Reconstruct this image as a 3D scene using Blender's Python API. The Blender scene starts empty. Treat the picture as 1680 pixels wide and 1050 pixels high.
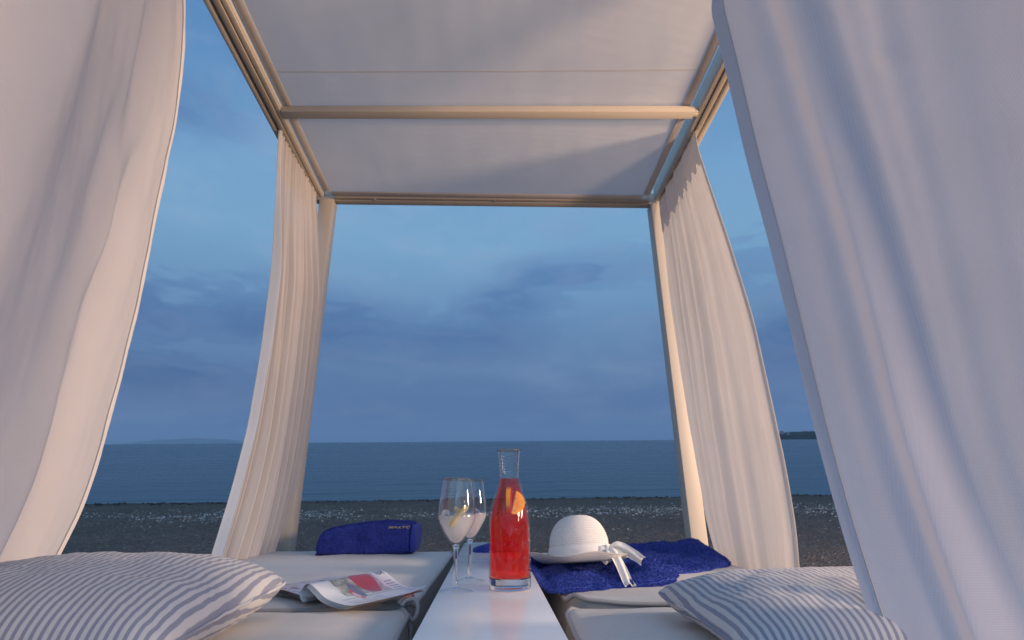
import bpy, bmesh, math, random
from mathutils import Vector, Matrix, noise
random.seed(7)
scene = bpy.context.scene
C = scene.collection
PI = math.pi

# ---------------------------------------------------------------- camera
TILT = math.radians(5.6816)            # the bed stands on a beach that slopes to the sea
CA, SA = math.cos(TILT), math.sin(TILT)
def W(p):                               # bed axes (X across, Y to the sea, Z off the table top) -> world
    return Vector((p[0], p[1]*CA + p[2]*SA, -p[1]*SA + p[2]*CA))
BEDROT = Matrix.Rotation(-TILT, 3, 'X')
RC = Matrix(((0.99911, -0.00258, 0.04200), (-0.04047, -0.33188, 0.94245), (-0.01151, 0.94332, 0.33169)))
cam = bpy.data.cameras.new('camera'); co = bpy.data.objects.new('camera', cam); C.objects.link(co)
cam.sensor_width = 36.0; cam.lens = 36.0*815/1680
cam.clip_start = 0.02; cam.clip_end = 80000
m3 = BEDROT @ Matrix(((RC[0][0], RC[0][1], -RC[0][2]), (RC[1][0], RC[1][1], -RC[1][2]), (RC[2][0], RC[2][1], -RC[2][2])))
co.matrix_world = Matrix.Translation(W((0, 0, .21))) @ m3.to_4x4()
cam.dof.use_dof = True; cam.dof.focus_distance = 1.25; cam.dof.aperture_fstop = 7.0
scene.camera = co

# ---------------------------------------------------------------- sky, light, exposure
def lin(r, g, b):
    f = lambda c: (c/255/12.92 if c/255 <= .04045 else ((c/255+.055)/1.055)**2.4)
    return (f(r), f(g), f(b), 1)
scene.view_settings.view_transform = 'Standard'; scene.view_settings.look = 'None'
scene.view_settings.exposure = 0.0; scene.view_settings.gamma = 1.0; scene.view_settings.use_curve_mapping = False
world = bpy.data.worlds.new('World'); scene.world = world; world.use_nodes = True
def dirv(az, el):
    az, el = math.radians(az), math.radians(el)
    return (math.sin(az)*math.cos(el), math.cos(az)*math.cos(el), math.sin(el))
class NT:                               # terse node builder
    def __init__(s, tree): s.t = tree; s.n = tree.nodes; s.l = tree.links
    def new(s, typ, ins=None, **kw):
        n = s.n.new(typ)
        for k, v in kw.items(): setattr(n, k, v)
        for k, v in (ins or {}).items():
            if hasattr(v, 'is_output') or isinstance(v, bpy.types.NodeSocket): s.l.new(v, n.inputs[k])
            else: n.inputs[k].default_value = v
        return n
    def math(s, op, a, b=0.0, c=0.0, clamp=False):
        n = s.new('ShaderNodeMath', {0: a, 1: b, 2: c}, operation=op); n.use_clamp = clamp; return n.outputs[0]
    def mix(s, f, a, b, blend='MIX'):
        n = s.new('ShaderNodeMix', data_type='RGBA', blend_type=blend)
        for k, v in ((0, f), (6, a), (7, b)):
            if isinstance(v, bpy.types.NodeSocket): s.l.new(v, n.inputs[k])
            else: n.inputs[k].default_value = v
        return n.outputs[2]
    def ramp(s, f, stops, interp='LINEAR'):
        n = s.n.new('ShaderNodeValToRGB'); s.l.new(f, n.inputs[0]); r = n.color_ramp; r.interpolation = interp
        while len(r.elements) > 1: r.elements.remove(r.elements[-1])
        r.elements[0].position = stops[0][0]; r.elements[0].color = stops[0][1]
        for p, c in stops[1:]: e = r.elements.new(p); e.color = c
        return n.outputs[0]
g4 = lambda v: (v, v, v, 1)
def build_sky():
    T = NT(world.node_tree); T.n.clear()
    tc = T.new('ShaderNodeTexCoord').outputs['Generated']
    nv = T.new('ShaderNodeVectorMath', {0: tc}, operation='NORMALIZE').outputs[0]
    z = T.new('ShaderNodeSeparateXYZ', {0: nv}).outputs[2]
    base = T.ramp(z, [(0.0, lin(80, 102, 148)), (.05, lin(84, 109, 154)), (.14, lin(93, 126, 168)), (.25, lin(109, 149, 189)),
                      (.37, lin(123, 168, 205)), (.47, lin(119, 165, 205)), (.60, lin(96, 143, 192)), (.75, lin(82, 127, 181)), (1.0, lin(68, 108, 166))])
    # broken evening cloud: noise stretched along the horizon, warped, thickest low over the sea
    mp = T.new('ShaderNodeMapping', {0: nv, 3: (2.6, 2.6, 7.5), 1: (3.1, 1.7, .4)}).outputs[0]
    n1 = T.new('ShaderNodeTexNoise', {'Vector': mp, 'Scale': 1.0, 'Detail': 7.0, 'Roughness': .55, 'Distortion': .6}).outputs[0]
    mp2 = T.new('ShaderNodeMapping', {0: nv, 3: (9, 9, 26), 1: (1.3, 5.7, 2.4)}).outputs[0]
    n2 = T.new('ShaderNodeTexNoise', {'Vector': mp2, 'Scale': 1.0, 'Detail': 6.0, 'Roughness': .6, 'Distortion': .8}).outputs[0]
    wisp = T.math('ADD', T.math('MULTIPLY', n1, .7), T.math('MULTIPLY', n2, .3))
    def bank(az, el, w, h, amp):         # a cloud bank with its own direction and size
        d = T.new('ShaderNodeVectorMath', {0: nv, 1: dirv(az, el)}, operation='SUBTRACT').outputs[0]
        a = math.radians(az)
        u = T.new('ShaderNodeVectorMath', {0: d, 1: (math.cos(a), -math.sin(a), 0)}, operation='DOT_PRODUCT').outputs['Value']
        zz = T.new('ShaderNodeSeparateXYZ', {0: d}).outputs[2]
        e = T.math('ADD', T.math('POWER', T.math('DIVIDE', u, w), 2), T.math('POWER', T.math('DIVIDE', zz, h), 2))
        return T.math('MULTIPLY', T.math('EXPONENT', T.math('MULTIPLY', e, -1)), amp)
    banks = [bank(-4, 11.5, .17, .042, .30), bank(-19, 12.5, .10, .045, .30), bank(3, 15.5, .10, .04, .34), bank(9, 19, .09, .03, .22), bank(-40, 15.5, .20, .06, .50), bank(-36, 31, .12, .07, .26),
             bank(-36, 6, .30, .05, .22), bank(36, 9, .25, .07, .30), bank(5, 31, .10, .03, .16), bank(70, 14, .3, .07, .26), bank(-95, 18, .4, .09, .28), bank(150, 12, .5, .08, .28), bank(-150, 20, .4, .1, .26)]
    s = banks[0]
    for b in banks[1:]: s = T.math('ADD', s, b)
    soft = T.math('ADD', T.math('MULTIPLY', n1, .72), T.math('MULTIPLY', n2, .28))
    m = T.math('MULTIPLY', s, T.ramp(soft, [(.38, g4(.0)), (.5, g4(.5)), (.62, g4(1.0))], 'EASE'))
    cl = T.ramp(m, [(.03, g4(0)), (.13, g4(.5)), (.26, g4(1))], 'EASE')
    dark = T.mix(1.0, base, (.50, .58, .75, 1), 'MULTIPLY')
    veil = T.mix(T.math('MULTIPLY', T.ramp(n1, [(.42, g4(0)), (.68, g4(1))], 'EASE'), .16), base, lin(170, 188, 214))
    col = T.mix(T.math('MULTIPLY', cl, .85), veil, dark)
    hi = T.ramp(T.math('ADD', n2, T.math('MULTIPLY', n1, .35)), [(.66, g4(0)), (.86, g4(1))], 'EASE')
    col = T.mix(T.math('MULTIPLY', hi, .10), col, lin(176, 190, 214))
    # the sun went down behind the bed: the sky brightens smoothly towards that side
    wv = T.new('ShaderNodeVectorMath', {0: nv, 1: dirv(190, 14)}, operation='DOT_PRODUCT').outputs['Value']
    glow = T.ramp(T.math('ADD', T.math('MULTIPLY', wv, .5), .5), [(.30, (1, 1, 1, 1)), (.62, (1.7, 1.58, 1.45, 1)), (1.0, (3.0, 2.45, 2.0, 1))], 'EASE')
    col = T.mix(1.0, col, glow, 'MULTIPLY')
    bg = T.new('ShaderNodeBackground', {0: col, 1: 1.0}).outputs[0]
    T.l.new(bg, T.new('ShaderNodeOutputWorld').inputs[0])
build_sky()
def lamp(p, power, size, col):           # unseen warm lamps, assumed behind and beside the bed
    l = bpy.data.lights.new('beach_lamp', 'POINT'); l.energy = power; l.shadow_soft_size = size; l.color = col
    o = bpy.data.objects.new('beach_lamp', l); o.location = W(p); C.objects.link(o)
lamp((3.4, -1.3, .80), 450, .30, (1.0, .66, .45))
lamp((4.5, .6, 1.05), 800, .26, (1.0, .70, .46))
scene.cycles.volume_bounces = 5; scene.cycles.transparent_max_bounces = 24; scene.cycles.sample_clamp_indirect = 6.0

# ---------------------------------------------------------------- helpers
BASE = {}
def thing(name, label, cat, base, group=None):
    o = bpy.data.objects.new(name, None); C.objects.link(o); o.empty_display_size = .05
    o.location = W(base); o.rotation_euler = (-TILT, 0, 0)
    o['label'] = label; o['category'] = cat
    if group: o['group'] = group
    BASE[o.name] = Vector(base); return o
def rootof(o):
    while o.parent: o = o.parent
    return o
def mesh_from(name, V, F, mat, smooth=True, fix=False):
    me = bpy.data.meshes.new(name); me.from_pydata([tuple(v) for v in V], [], F)
    mats = mat if isinstance(mat, (list, tuple)) else [mat]
    for m in mats: me.materials.append(m)
    if fix:
        bm = bmesh.new(); bm.from_mesh(me); bmesh.ops.remove_doubles(bm, verts=bm.verts, dist=1e-6); bmesh.ops.recalc_face_normals(bm, faces=bm.faces); bm.to_mesh(me); bm.free()
    if smooth:
        me.polygons.foreach_set('use_smooth', [True]*len(me.polygons))
    me.update(); return me
def part(name, VF, mat, parent, smooth=True, fix=False, auto=None):
    b = BASE[rootof(parent).name]
    V = [Vector(v)-b for v in VF[0]]
    me = mesh_from(name, V, VF[1], mat, smooth, fix)
    o = bpy.data.objects.new(name, me); C.objects.link(o); o.parent = parent
    if auto: me.set_sharp_from_angle(angle=math.radians(auto))
    return o
def struct(name, V, F, mat, smooth=True, kind='structure'):
    o = bpy.data.objects.new(name, mesh_from(name, V, F, mat, smooth)); C.objects.link(o); o['kind'] = kind; return o
def join(*vfs):
    V, F = [], []
    for v, f in vfs:
        k = len(V); V += list(v); F += [tuple(i+k for i in q) for q in f]
    return V, F
def box(x0, x1, y0, y1, z0, z1, bev=.004, seg=2, shear=None):
    bm = bmesh.new(); bmesh.ops.create_cube(bm, size=1)
    for v in bm.verts: v.co = Vector((x0+(v.co.x+.5)*(x1-x0), y0+(v.co.y+.5)*(y1-y0), z0+(v.co.z+.5)*(z1-z0)))
    if bev: bmesh.ops.bevel(bm, geom=list(bm.edges), offset=bev, segments=seg, affect='EDGES', profile=.5)
    bm.verts.index_update()
    V = [v.co.copy() for v in bm.verts]; F = [tuple(v.index for v in f.verts) for f in bm.faces]; bm.free()
    if shear: V = [Vector((v.x, v.y, v.z+shear(v.y))) for v in V]
    return V, F
def grid(nu, nv, fn, loop_u=False):
    V = [fn(i/nu, j/nv) for j in range(nv+1) for i in range(nu+(0 if loop_u else 1))]
    w = nu if loop_u else nu+1; F = []
    for j in range(nv):
        for i in range(nu):
            a = j*w+i; b = j*w+(i+1) % w if loop_u else a+1
            F.append((a, b, b+w, a+w))
    return V, F
def lathe(prof, c, n=48, cap=False):
    V = []; F = []; m = len(prof)
    for i in range(n):
        a = 2*PI*i/n
        for r, z in prof: V.append(Vector((c[0]+r*math.cos(a), c[1]+r*math.sin(a), c[2]+z)))
    for i in range(n):
        k = (i+1) % n
        for j in range(m-1):
            F.append((i*m+j, k*m+j, k*m+j+1, i*m+j+1))
    return V, F
def tube(pts, r, n=8, closed=False):
    pts = [Vector(p) for p in pts]; V = []; F = []; N = len(pts); up = Vector((0, 0, 1)); prev = None
    for i, p in enumerate(pts):
        a = pts[(i-1) % N] if (closed or i) else p; b = pts[(i+1) % N] if (closed or i < N-1) else p
        t = (b-a).normalized()
        s = t.cross(up if prev is None else prev)
        if s.length < 1e-3: s = t.cross(Vector((1, 0, 0)))
        s.normalize(); w = s.cross(t).normalized(); prev = w
        rr = r(i/(N-1)) if callable(r) else r
        for k in range(n):
            q = 2*PI*k/n; V.append(p + s*math.cos(q)*rr + w*math.sin(q)*rr)
    for i in range(N if closed else N-1):
        j = (i+1) % N
        for k in range(n): F.append((i*n+k, i*n+(k+1) % n, j*n+(k+1) % n, j*n+k))
    if not closed: F.append(tuple(range(n))[::-1]); F.append(tuple((N-1)*n+k for k in range(n)))
    return V, F
def interp(tab, t):                      # piecewise smooth table lookup; tab = [(t, val...), ...]
    if t <= tab[0][0]: return [v for v in tab[0][1:]]
    for a, b in zip(tab, tab[1:]):
        if t <= b[0]:
            f = (t-a[0])/(b[0]-a[0])
            return [x+(y-x)*f for x, y in zip(a[1:], b[1:])]
    return [v for v in tab[-1][1:]]
def catmull(pts, n):
    pts = [Vector(p) for p in pts]; out = []
    P = [2*pts[0]-pts[1]]+pts+[2*pts[-1]-pts[-2]]
    for i in range(1, len(P)-2):
        for k in range(n):
            t = k/n; a, b, c, d = P[i-1], P[i], P[i+1], P[i+2]
            out.append(.5*((2*b)+(c-a)*t+(2*a-5*b+4*c-d)*t*t+(3*b-a-3*c+d)*t**3))
    out.append(pts[-1]); return out
def N3(x, y=0., z=0.): return noise.noise(Vector((x, y, z)))
def sstep(a, b, x):
    t = max(0, min(1, (x-a)/(b-a))); return t*t*(3-2*t)

# ---------------------------------------------------------------- materials
def mat(name):
    m = bpy.data.materials.new(name); m.use_nodes = True; T = NT(m.node_tree); T.n.clear()
    T.out = T.new('ShaderNodeOutputMaterial'); return m, T
def done(T, sh): T.l.new(sh, T.out.inputs[0])
def principled(T, col, rough=.5, **kw):
    n = T.new('ShaderNodeBsdfPrincipled', {'Base Color': col, 'Roughness': rough})
    for k, v in kw.items():
        k = k.replace('_', ' ')
        if isinstance(v, bpy.types.NodeSocket): T.l.new(v, n.inputs[k])
        else: n.inputs[k].default_value = v
    return n
def bump(T, h, strength, dist=.01): return T.new('ShaderNodeBump', {'Height': h, 'Strength': strength, 'Distance': dist}).outputs[0]
def objco(T): return T.new('ShaderNodeTexCoord').outputs['Object']
def cloth(name, col, trans, weave=900., var=.06, wstr=.25, tcol=None):
    m, T = mat(name); oc = objco(T)
    n = T.new('ShaderNodeTexNoise', {'Vector': oc, 'Scale': 6.0, 'Detail': 5.0}).outputs[0]
    c = T.mix(n, tuple(v*(1-var) for v in col[:3])+(1,), tuple(min(1, v*(1+var)) for v in col[:3])+(1,))
    wx = T.new('ShaderNodeTexWave', {'Vector': oc, 'Scale': weave/6.28, 'Distortion': .4}, bands_direction='Y').outputs['Fac']
    wz = T.new('ShaderNodeTexWave', {'Vector': oc, 'Scale': weave/6.28, 'Distortion': .4}, bands_direction='Z').outputs['Fac']
    fine = T.new('ShaderNodeTexNoise', {'Vector': oc, 'Scale': weave*.35, 'Detail': 2.0}).outputs[0]
    h = T.math('ADD', T.math('ADD', wx, wz), fine)
    b = bump(T, h, wstr, .0006)
    d = T.new('ShaderNodeBsdfDiffuse', {0: c, 'Normal': b}).outputs[0]
    t = T.new('ShaderNodeBsdfTranslucent', {0: tcol or c, 'Normal': b}).outputs[0]
    done(T, T.new('ShaderNodeMixShader', {0: trans, 1: d, 2: t}).outputs[0]); return m
CURT = cloth('sheer_cotton', (.71, .67, .65), .34)
CURT_R = cloth('far_right_cotton', (.76, .72, .69), .30)  # lighter, less translucent copy of the curtain cotton, balancing the lamplight on it
CURT_D = cloth('shade_tinted_cotton', (.58, .58, .65), .22)  # same white cotton, gathered, with bluish shade put into its colour
HEM = cloth('folded_hem_cotton', (.80, .78, .77), .2)
STITCH = cloth('stitching_thread', (.55, .52, .50), .0)
CANVAS = cloth('canopy_canvas', (.74, .73, .71), .30, weave=520, wstr=.5)
CANVAS_H = cloth('canopy_hem', (.66, .62, .59), .12, weave=520)
def paint(name, col, rough=.4, var=.05, bs=.05):
    m, T = mat(name); oc = objco(T)
    n = T.new('ShaderNodeTexNoise', {'Vector': oc, 'Scale': 9.0, 'Detail': 6.0, 'Roughness': .65}).outputs[0]
    c = T.mix(n, tuple(v*(1-var) for v in col)+(1,), tuple(min(1, v*(1+var)) for v in col)+(1,))
    f = T.new('ShaderNodeTexNoise', {'Vector': oc, 'Scale': 160.0, 'Detail': 3.0}).outputs[0]
    r = T.math('ADD', T.math('MULTIPLY', n, .15), rough-.07)
    done(T, principled(T, c, r, Normal=bump(T, f, bs, .002)).outputs[0]); return m
FRAME = paint('cream_powder_coat', (.56, .50, .42), .45)
FRAME_D = paint('track_shadow_groove', (.42, .37, .31), .5)  # darker copy of the frame coat: groove shade put into the track colour
STEEL = paint('bolt_steel', (.3, .29, .28), .35)
TABLE = paint('white_lacquer_table', (.80, .80, .80), .15, .05, .03)
def vinyl(name, col, rough=.55):
    m, T = mat(name); oc = objco(T)
    n = T.new('ShaderNodeTexNoise', {'Vector': oc, 'Scale': 5.0, 'Detail': 6.0, 'Roughness': .6}).outputs[0]
    c = T.mix(n, tuple(v*.94 for v in col)+(1,), tuple(v*1.05 for v in col)+(1,))
    f = T.new('ShaderNodeTexVoronoi', {'Vector': oc, 'Scale': 900.0}).outputs[0]
    w = T.new('ShaderNodeTexNoise', {'Vector': oc, 'Scale': 14.0, 'Detail': 4.0}).outputs[0]
    h = T.math('ADD', T.math('MULTIPLY', f, .12), w)
    done(T, principled(T, c, rough, Normal=bump(T, h, .22, .006), Sheen_Weight=.1).outputs[0]); return m
MATT = vinyl('grey_mattress_cover', (.52, .51, .50))
PIPE = vinyl('mattress_piping', (.33, .32, .33))
MSIDE = vinyl('mattress_side', (.26, .255, .26))
def terry(name, col):
    m, T = mat(name); oc = objco(T)
    n = T.new('ShaderNodeTexNoise', {'Vector': oc, 'Scale': 260.0, 'Detail': 3.0, 'Roughness': .7}).outputs[0]
    big = T.new('ShaderNodeTexNoise', {'Vector': oc, 'Scale': 18.0, 'Detail': 4.0}).outputs[0]
    f = T.math('ADD', T.math('MULTIPLY', n, .6), T.math('MULTIPLY', big, .4))
    c = T.mix(f, tuple(v*.70 for v in col)+(1,), tuple(v*1.32 for v in col)+(1,))
    done(T, principled(T, c, .95, Normal=bump(T, n, .9, .004), Sheen_Weight=.12, Sheen_Roughness=.5, Sheen_Tint=(.5, .6, 1, 1), Specular_IOR_Level=.15).outputs[0]); return m
BLUE = terry('blue_terry', (.030, .046, .27))
BLUE2 = terry('royal_blue_terry', (.036, .068, .36))
GOLD, T = mat('gold_thread'); done(T, principled(T, (.40, .32, .13, 1), .6).outputs[0])

# ---------------------------------------------------------------- the setting: beach, sea, far land
SEA_Z = -1.345
def shore_y(x): return 14.2 + .25*N3(x*.06, 3.3) + .10*N3(x*.35, 9.1)
def ground(x, y):
    if y < -8: z = .33+.01*(-8-y)
    elif y < 3: z = -.47-.1*y
    else: z = -.77-.1*1.2*(1-math.exp(-(y-3)/1.2))*.5 - .0445*(y-3)
    d = y-shore_y(x)
    z += .055*math.exp(-((d+.75)/.45)**2)          # low ridge thrown up by the waves
    z += -.06*max(0, d)
    return z
def beach():
    xs = []; x = 0
    while x < 90: xs.append(x); x += .06 if x < 3 else (.12 if x < 9 else (.4 if x < 20 else 4))
    xs = [-v for v in xs[:0:-1]]+xs
    ys = [-60, -30, -15, -8, -5, -3, -2, -1, 0, .6]; y = 1.2
    while y < 17: ys.append(y); y += .06
    ys += [18, 20, 25]
    V = []; F = []
    for yy in ys:
        for xx in xs:
            z = ground(xx, yy)
            if yy > .5:
                p = Vector((xx, yy, 0)); damp = 1 if abs(xx) < 20 else .5
                z += damp*(.028*noise.fractal(p*1.7, .7, 2.0, 4) + .014*noise.noise(p*7.0)+.008*noise.noise(p*15))
                d = yy-shore_y(xx)
                z += .018*math.exp(-((d+.5)/.35)**2)*(noise.noise(p*6)+.6*noise.noise(p*13))
            V.append((xx, yy, z))
    w = len(xs)
    for j in range(len(ys)-1):
        for i in range(w-1):
            a = j*w+i; F.append((a, a+1, a+w+1, a+w))
    m, T = mat('beach_gravel'); oc = objco(T)
    n1 = T.new('ShaderNodeTexNoise', {'Vector': oc, 'Scale': .9, 'Detail': 8.0, 'Roughness': .65}).outputs[0]
    n2 = T.new('ShaderNodeTexVoronoi', {'Vector': oc, 'Scale': 48.0}); n3 = T.new('ShaderNodeTexNoise', {'Vector': oc, 'Scale': 60.0, 'Detail': 4.0}).outputs[0]
    c = T.mix(n1, (.10, .080, .066, 1), (.21, .172, .142, 1))
    grain = T.ramp(T.new('ShaderNodeSeparateColor', {0: n2.outputs['Color']}).outputs[0], [(0, g4(.62)), (.7, g4(1.0)), (.94, g4(1.3)), (1, g4(2.2))])
    c = T.mix(1.0, c, grain, 'MULTIPLY')
    y = T.new('ShaderNodeSeparateXYZ', {0: oc}).outputs[1]
    yw = T.math('ADD', y, T.math('MULTIPLY', T.math('SUBTRACT', n1, .5), 1.2))
    wet = T.ramp(T.math('DIVIDE', yw, 20), [(.648, g4(0)), (.685, g4(1))])
    c = T.mix(T.math('MULTIPLY', wet, .75), c, (.030, .026, .022, 1))
    h = T.math('ADD', T.math('MULTIPLY', n3, .5), T.math('MULTIPLY', n2.outputs['Distance'], 1.0))
    r = T.math('SUBTRACT', .92, T.math('MULTIPLY', wet, .25))
    done(T, principled(T, c, r, Normal=bump(T, h, .8, .03), Specular_IOR_Level=.2).outputs[0])
    struct('beach', V, F, m)
beach()
def stones():                            # loose pebbles: a pale wave-sorted band and strays nearer the bed
    bm = bmesh.new(); bmesh.ops.create_icosphere(bm, subdivisions=1, radius=1); bm.verts.index_update()
    SV = [v.co.copy() for v in bm.verts]; SF = [tuple(v.index for v in f.verts) for f in bm.faces]; bm.free()
    V = []; F = []; MI = []
    rnd = random.Random(3)
    def put(x, y, s, mi):
        z = ground(x, y); k = len(V); a = rnd.uniform(0, 6.28); ca, sa = math.cos(a), math.sin(a)
        sx, sy, sz = s*rnd.uniform(.8, 1.4), s*rnd.uniform(.7, 1.1), s*rnd.uniform(.4, .75)
        z += .02*N3(x*1.7, y*1.7)
        for v in SV:
            q = 1+.25*N3(v.x*2+x*9, v.y*2+y*7, v.z*2)
            X, Y = v.x*sx*q, v.y*sy*q
            V.append((x+X*ca-Y*sa, y+X*sa+Y*ca, z+v.z*sz*q+sz*.35))
        for f in SF: F.append(tuple(i+k for i in f)); MI.append(mi)
    for _ in range(17000):
        y = rnd.gauss(10.5, .60); x = rnd.uniform(-1, 1)*(1.35*y+2)
        if N3(x*.5, y*.9, 4.4) < -.25+rnd.uniform(-.25, .25): continue
        put(x, y, rnd.choice((.007, .009, .012, .015, .020)), rnd.choice((0, 0, 1, 1, 1, 2, 3)))
    for _ in range(1300):
        y = rnd.uniform(2.2, 13.4); x = rnd.uniform(-1, 1)*(1.35*y+2)
        put(x, y, rnd.choice((.004, .006, .008, .014))*(1 if y < 6 else 1.4), rnd.choice((0, 1, 2, 2, 3, 3, 3)))
    for _ in range(1800):                # dark wet shingle and weed along the water's edge
        x = rnd.uniform(-24, 24); y = shore_y(x)-.55+rnd.gauss(0, .22)
        put(x, y, rnd.choice((.012, .02, .028, .04)), 4)
    ms = []
    for nm, c, r in (('pale_pebble', (.50, .50, .49), .75), ('grey_pebble', (.28, .28, .28), .75), ('brown_pebble', (.13, .115, .10), .8), ('dark_pebble', (.06, .058, .055), .8), ('wet_dark_shingle', (.035, .030, .026), .7)):
        m, T = mat(nm); n = T.new('ShaderNodeTexNoise', {'Vector': objco(T), 'Scale': 25.0, 'Detail': 4.0}).outputs[0]
        done(T, principled(T, T.mix(n, tuple(v*.6 for v in c)+(1,), tuple(v*1.35 for v in c)+(1,)), r).outputs[0]); ms.append(m)
    o = struct('pebbles', V, F, ms, True, 'stuff'); o.data.polygons.foreach_set('material_index', MI); o.data.update()
stones()
def sea():
    ys = [12.5, 20, 40, 90, 200, 500, 1500, 5000, 15000, 60000]
    V = []; F = []
    for y in ys:
        for i in range(-6, 7): V.append((i/6*(400+y*2.2), y, SEA_Z))
    for j in range(len(ys)-1):
        for i in range(12): a = j*13+i; F.append((a, a+1, a+14, a+13))
    m, T = mat('sea_water'); oc = objco(T)
    a = T.new('ShaderNodeTexNoise', {'Vector': T.new('ShaderNodeMapping', {0: oc, 3: (.16, .9, 1)}).outputs[0], 'Scale': 1.0, 'Detail': 5.0, 'Roughness': .55, 'Distortion': .3}).outputs[0]
    b = T.new('ShaderNodeTexNoise', {'Vector': T.new('ShaderNodeMapping', {0: oc, 3: (.02, .10, 1)}).outputs[0], 'Scale': 1.0, 'Detail': 6.0, 'Roughness': .6}).outputs[0]
    c = T.new('ShaderNodeTexNoise', {'Vector': T.new('ShaderNodeMapping', {0: oc, 3: (.003, .012, 1)}).outputs[0], 'Scale': 1.0, 'Detail': 5.0}).outputs[0]
    h = T.math('ADD', T.math('MULTIPLY', a, .10), T.math('ADD', T.math('MULTIPLY', b, .5), T.math('MULTIPLY', c, 1.5)))
    col = T.mix(b, (.014, .038, .064, 1), (.024, .058, .088, 1))
    st = T.new('ShaderNodeTexNoise', {'Vector': T.new('ShaderNodeMapping', {0: oc, 3: (.012, .22, 1)}).outputs[0], 'Scale': 1.0, 'Detail': 7.0, 'Roughness': .62, 'Distortion': .5}).outputs[0]
    col = T.mix(T.ramp(st, [(.36, g4(0)), (.66, g4(1))]), col, (.055, .100, .135, 1))
    rg = T.math('ADD', .10, T.math('MULTIPLY', st, .35))
    done(T, principled(T, col, rg, Normal=bump(T, h, 1.0, 2.2), IOR=1.33).outputs[0])
    struct('sea', V, F, m)
sea()
def ridge(name, x0, x1, y, depth, hfun, col, nx=90):
    V = []; F = []; prof = [(-.5, 0), (-.42, .45), (-.25, .85), (0, 1), (.3, .7), (.5, 0)]
    for i in range(nx+1):
        u = i/nx; x = x0+(x1-x0)*u; h = hfun(u)
        for d, k in prof:
            V.append((x+depth*.1*N3(u*9, d*3), y+d*depth*min(1, .25+h/hfun(.5)), SEA_Z-.5+max(0, h*k*(1+.15*N3(u*40, d*6)))))
    for i in range(nx):
        for j in range(5): a = i*6+j; F.append((a, a+6, a+7, a+1))
    m, T = mat(name+'_scrub'); n = T.new('ShaderNodeTexNoise', {'Vector': objco(T), 'Scale': .05, 'Detail': 6.0}).outputs[0]
    done(T, principled(T, T.mix(n, tuple(c*.5 for c in col)+(1,), tuple(c*1.5 for c in col)+(1,)), .95).outputs[0])
    return struct(name, V, F, m)
ridge('headland', 790, 1500, 1500, 260, lambda u: 24*(sstep(0, .05, u)*.62+.38*sstep(0, .25, u))*(1-sstep(.8, 1, u)*.9)*(1+.10*N3(u*45)+.09*N3(u*110))+.1, (.03, .034, .03))
ridge('distant_hills', -15500, -9500, 22000, 2500, lambda u: 210*max(0, math.sin(PI*u))**1.4*(1+.3*N3(u*6, 2))+5, (.05, .06, .05))
def far_houses():
    m = paint('far_white_wall', (.30, .30, .31), .8); r = paint('far_tile_roof', (.16, .14, .1), .8)
    spots = [(812, 1430, 10.5, 8, 'pale house by the tip of the dark headland'), (841, 1440, 16.5, 6, 'small pale house highest on the dark headland'), (853, 1430, 14.0, 5, 'small pale house just below the highest one on the headland')]
    for x, y, z, w, lab in spots:
        o = bpy.data.objects.new('far_house', None); C.objects.link(o); o.location = (x, y, z); o['label'] = lab; o['category'] = 'house'; o['group'] = 'pale houses on the headland'
        V, F = box(-w/2, w/2, -4, 4, -12, 4, .0); me = mesh_from('wall', V, F, m, False); a = bpy.data.objects.new('wall', me); C.objects.link(a); a.parent = o
        RV = [(-w/2-.5, -4.5, 4.02), (w/2+.5, -4.5, 4.02), (w/2+.5, 4.5, 4.02), (-w/2-.5, 4.5, 4.02), (-w/2+1, 0, 6), (w/2-1, 0, 6)]
        me = mesh_from('roof', RV, [(0, 1, 5, 4), (1, 2, 5), (2, 3, 4, 5), (3, 0, 4), (3, 2, 1, 0)], r, False); a = bpy.data.objects.new('roof', me); C.objects.link(a); a.parent = o
far_houses()

def haze():                              # evening air between the bed and the far hills
    V, F = box(-45000, 45000, -3000, 45000, SEA_Z-8, 900, 0)
    m = bpy.data.materials.new('evening_air'); m.use_nodes = True; T = NT(m.node_tree); T.n.clear()
    o = T.new('ShaderNodeOutputMaterial'); v = T.new('ShaderNodeVolumePrincipled', {'Color': (.86, .90, 1, 1), 'Density': 6.0e-5, 'Anisotropy': 0.0})
    T.l.new(v.outputs[0], o.inputs['Volume'])
    struct('haze', V, F, m, False, 'stuff')
haze()

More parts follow.
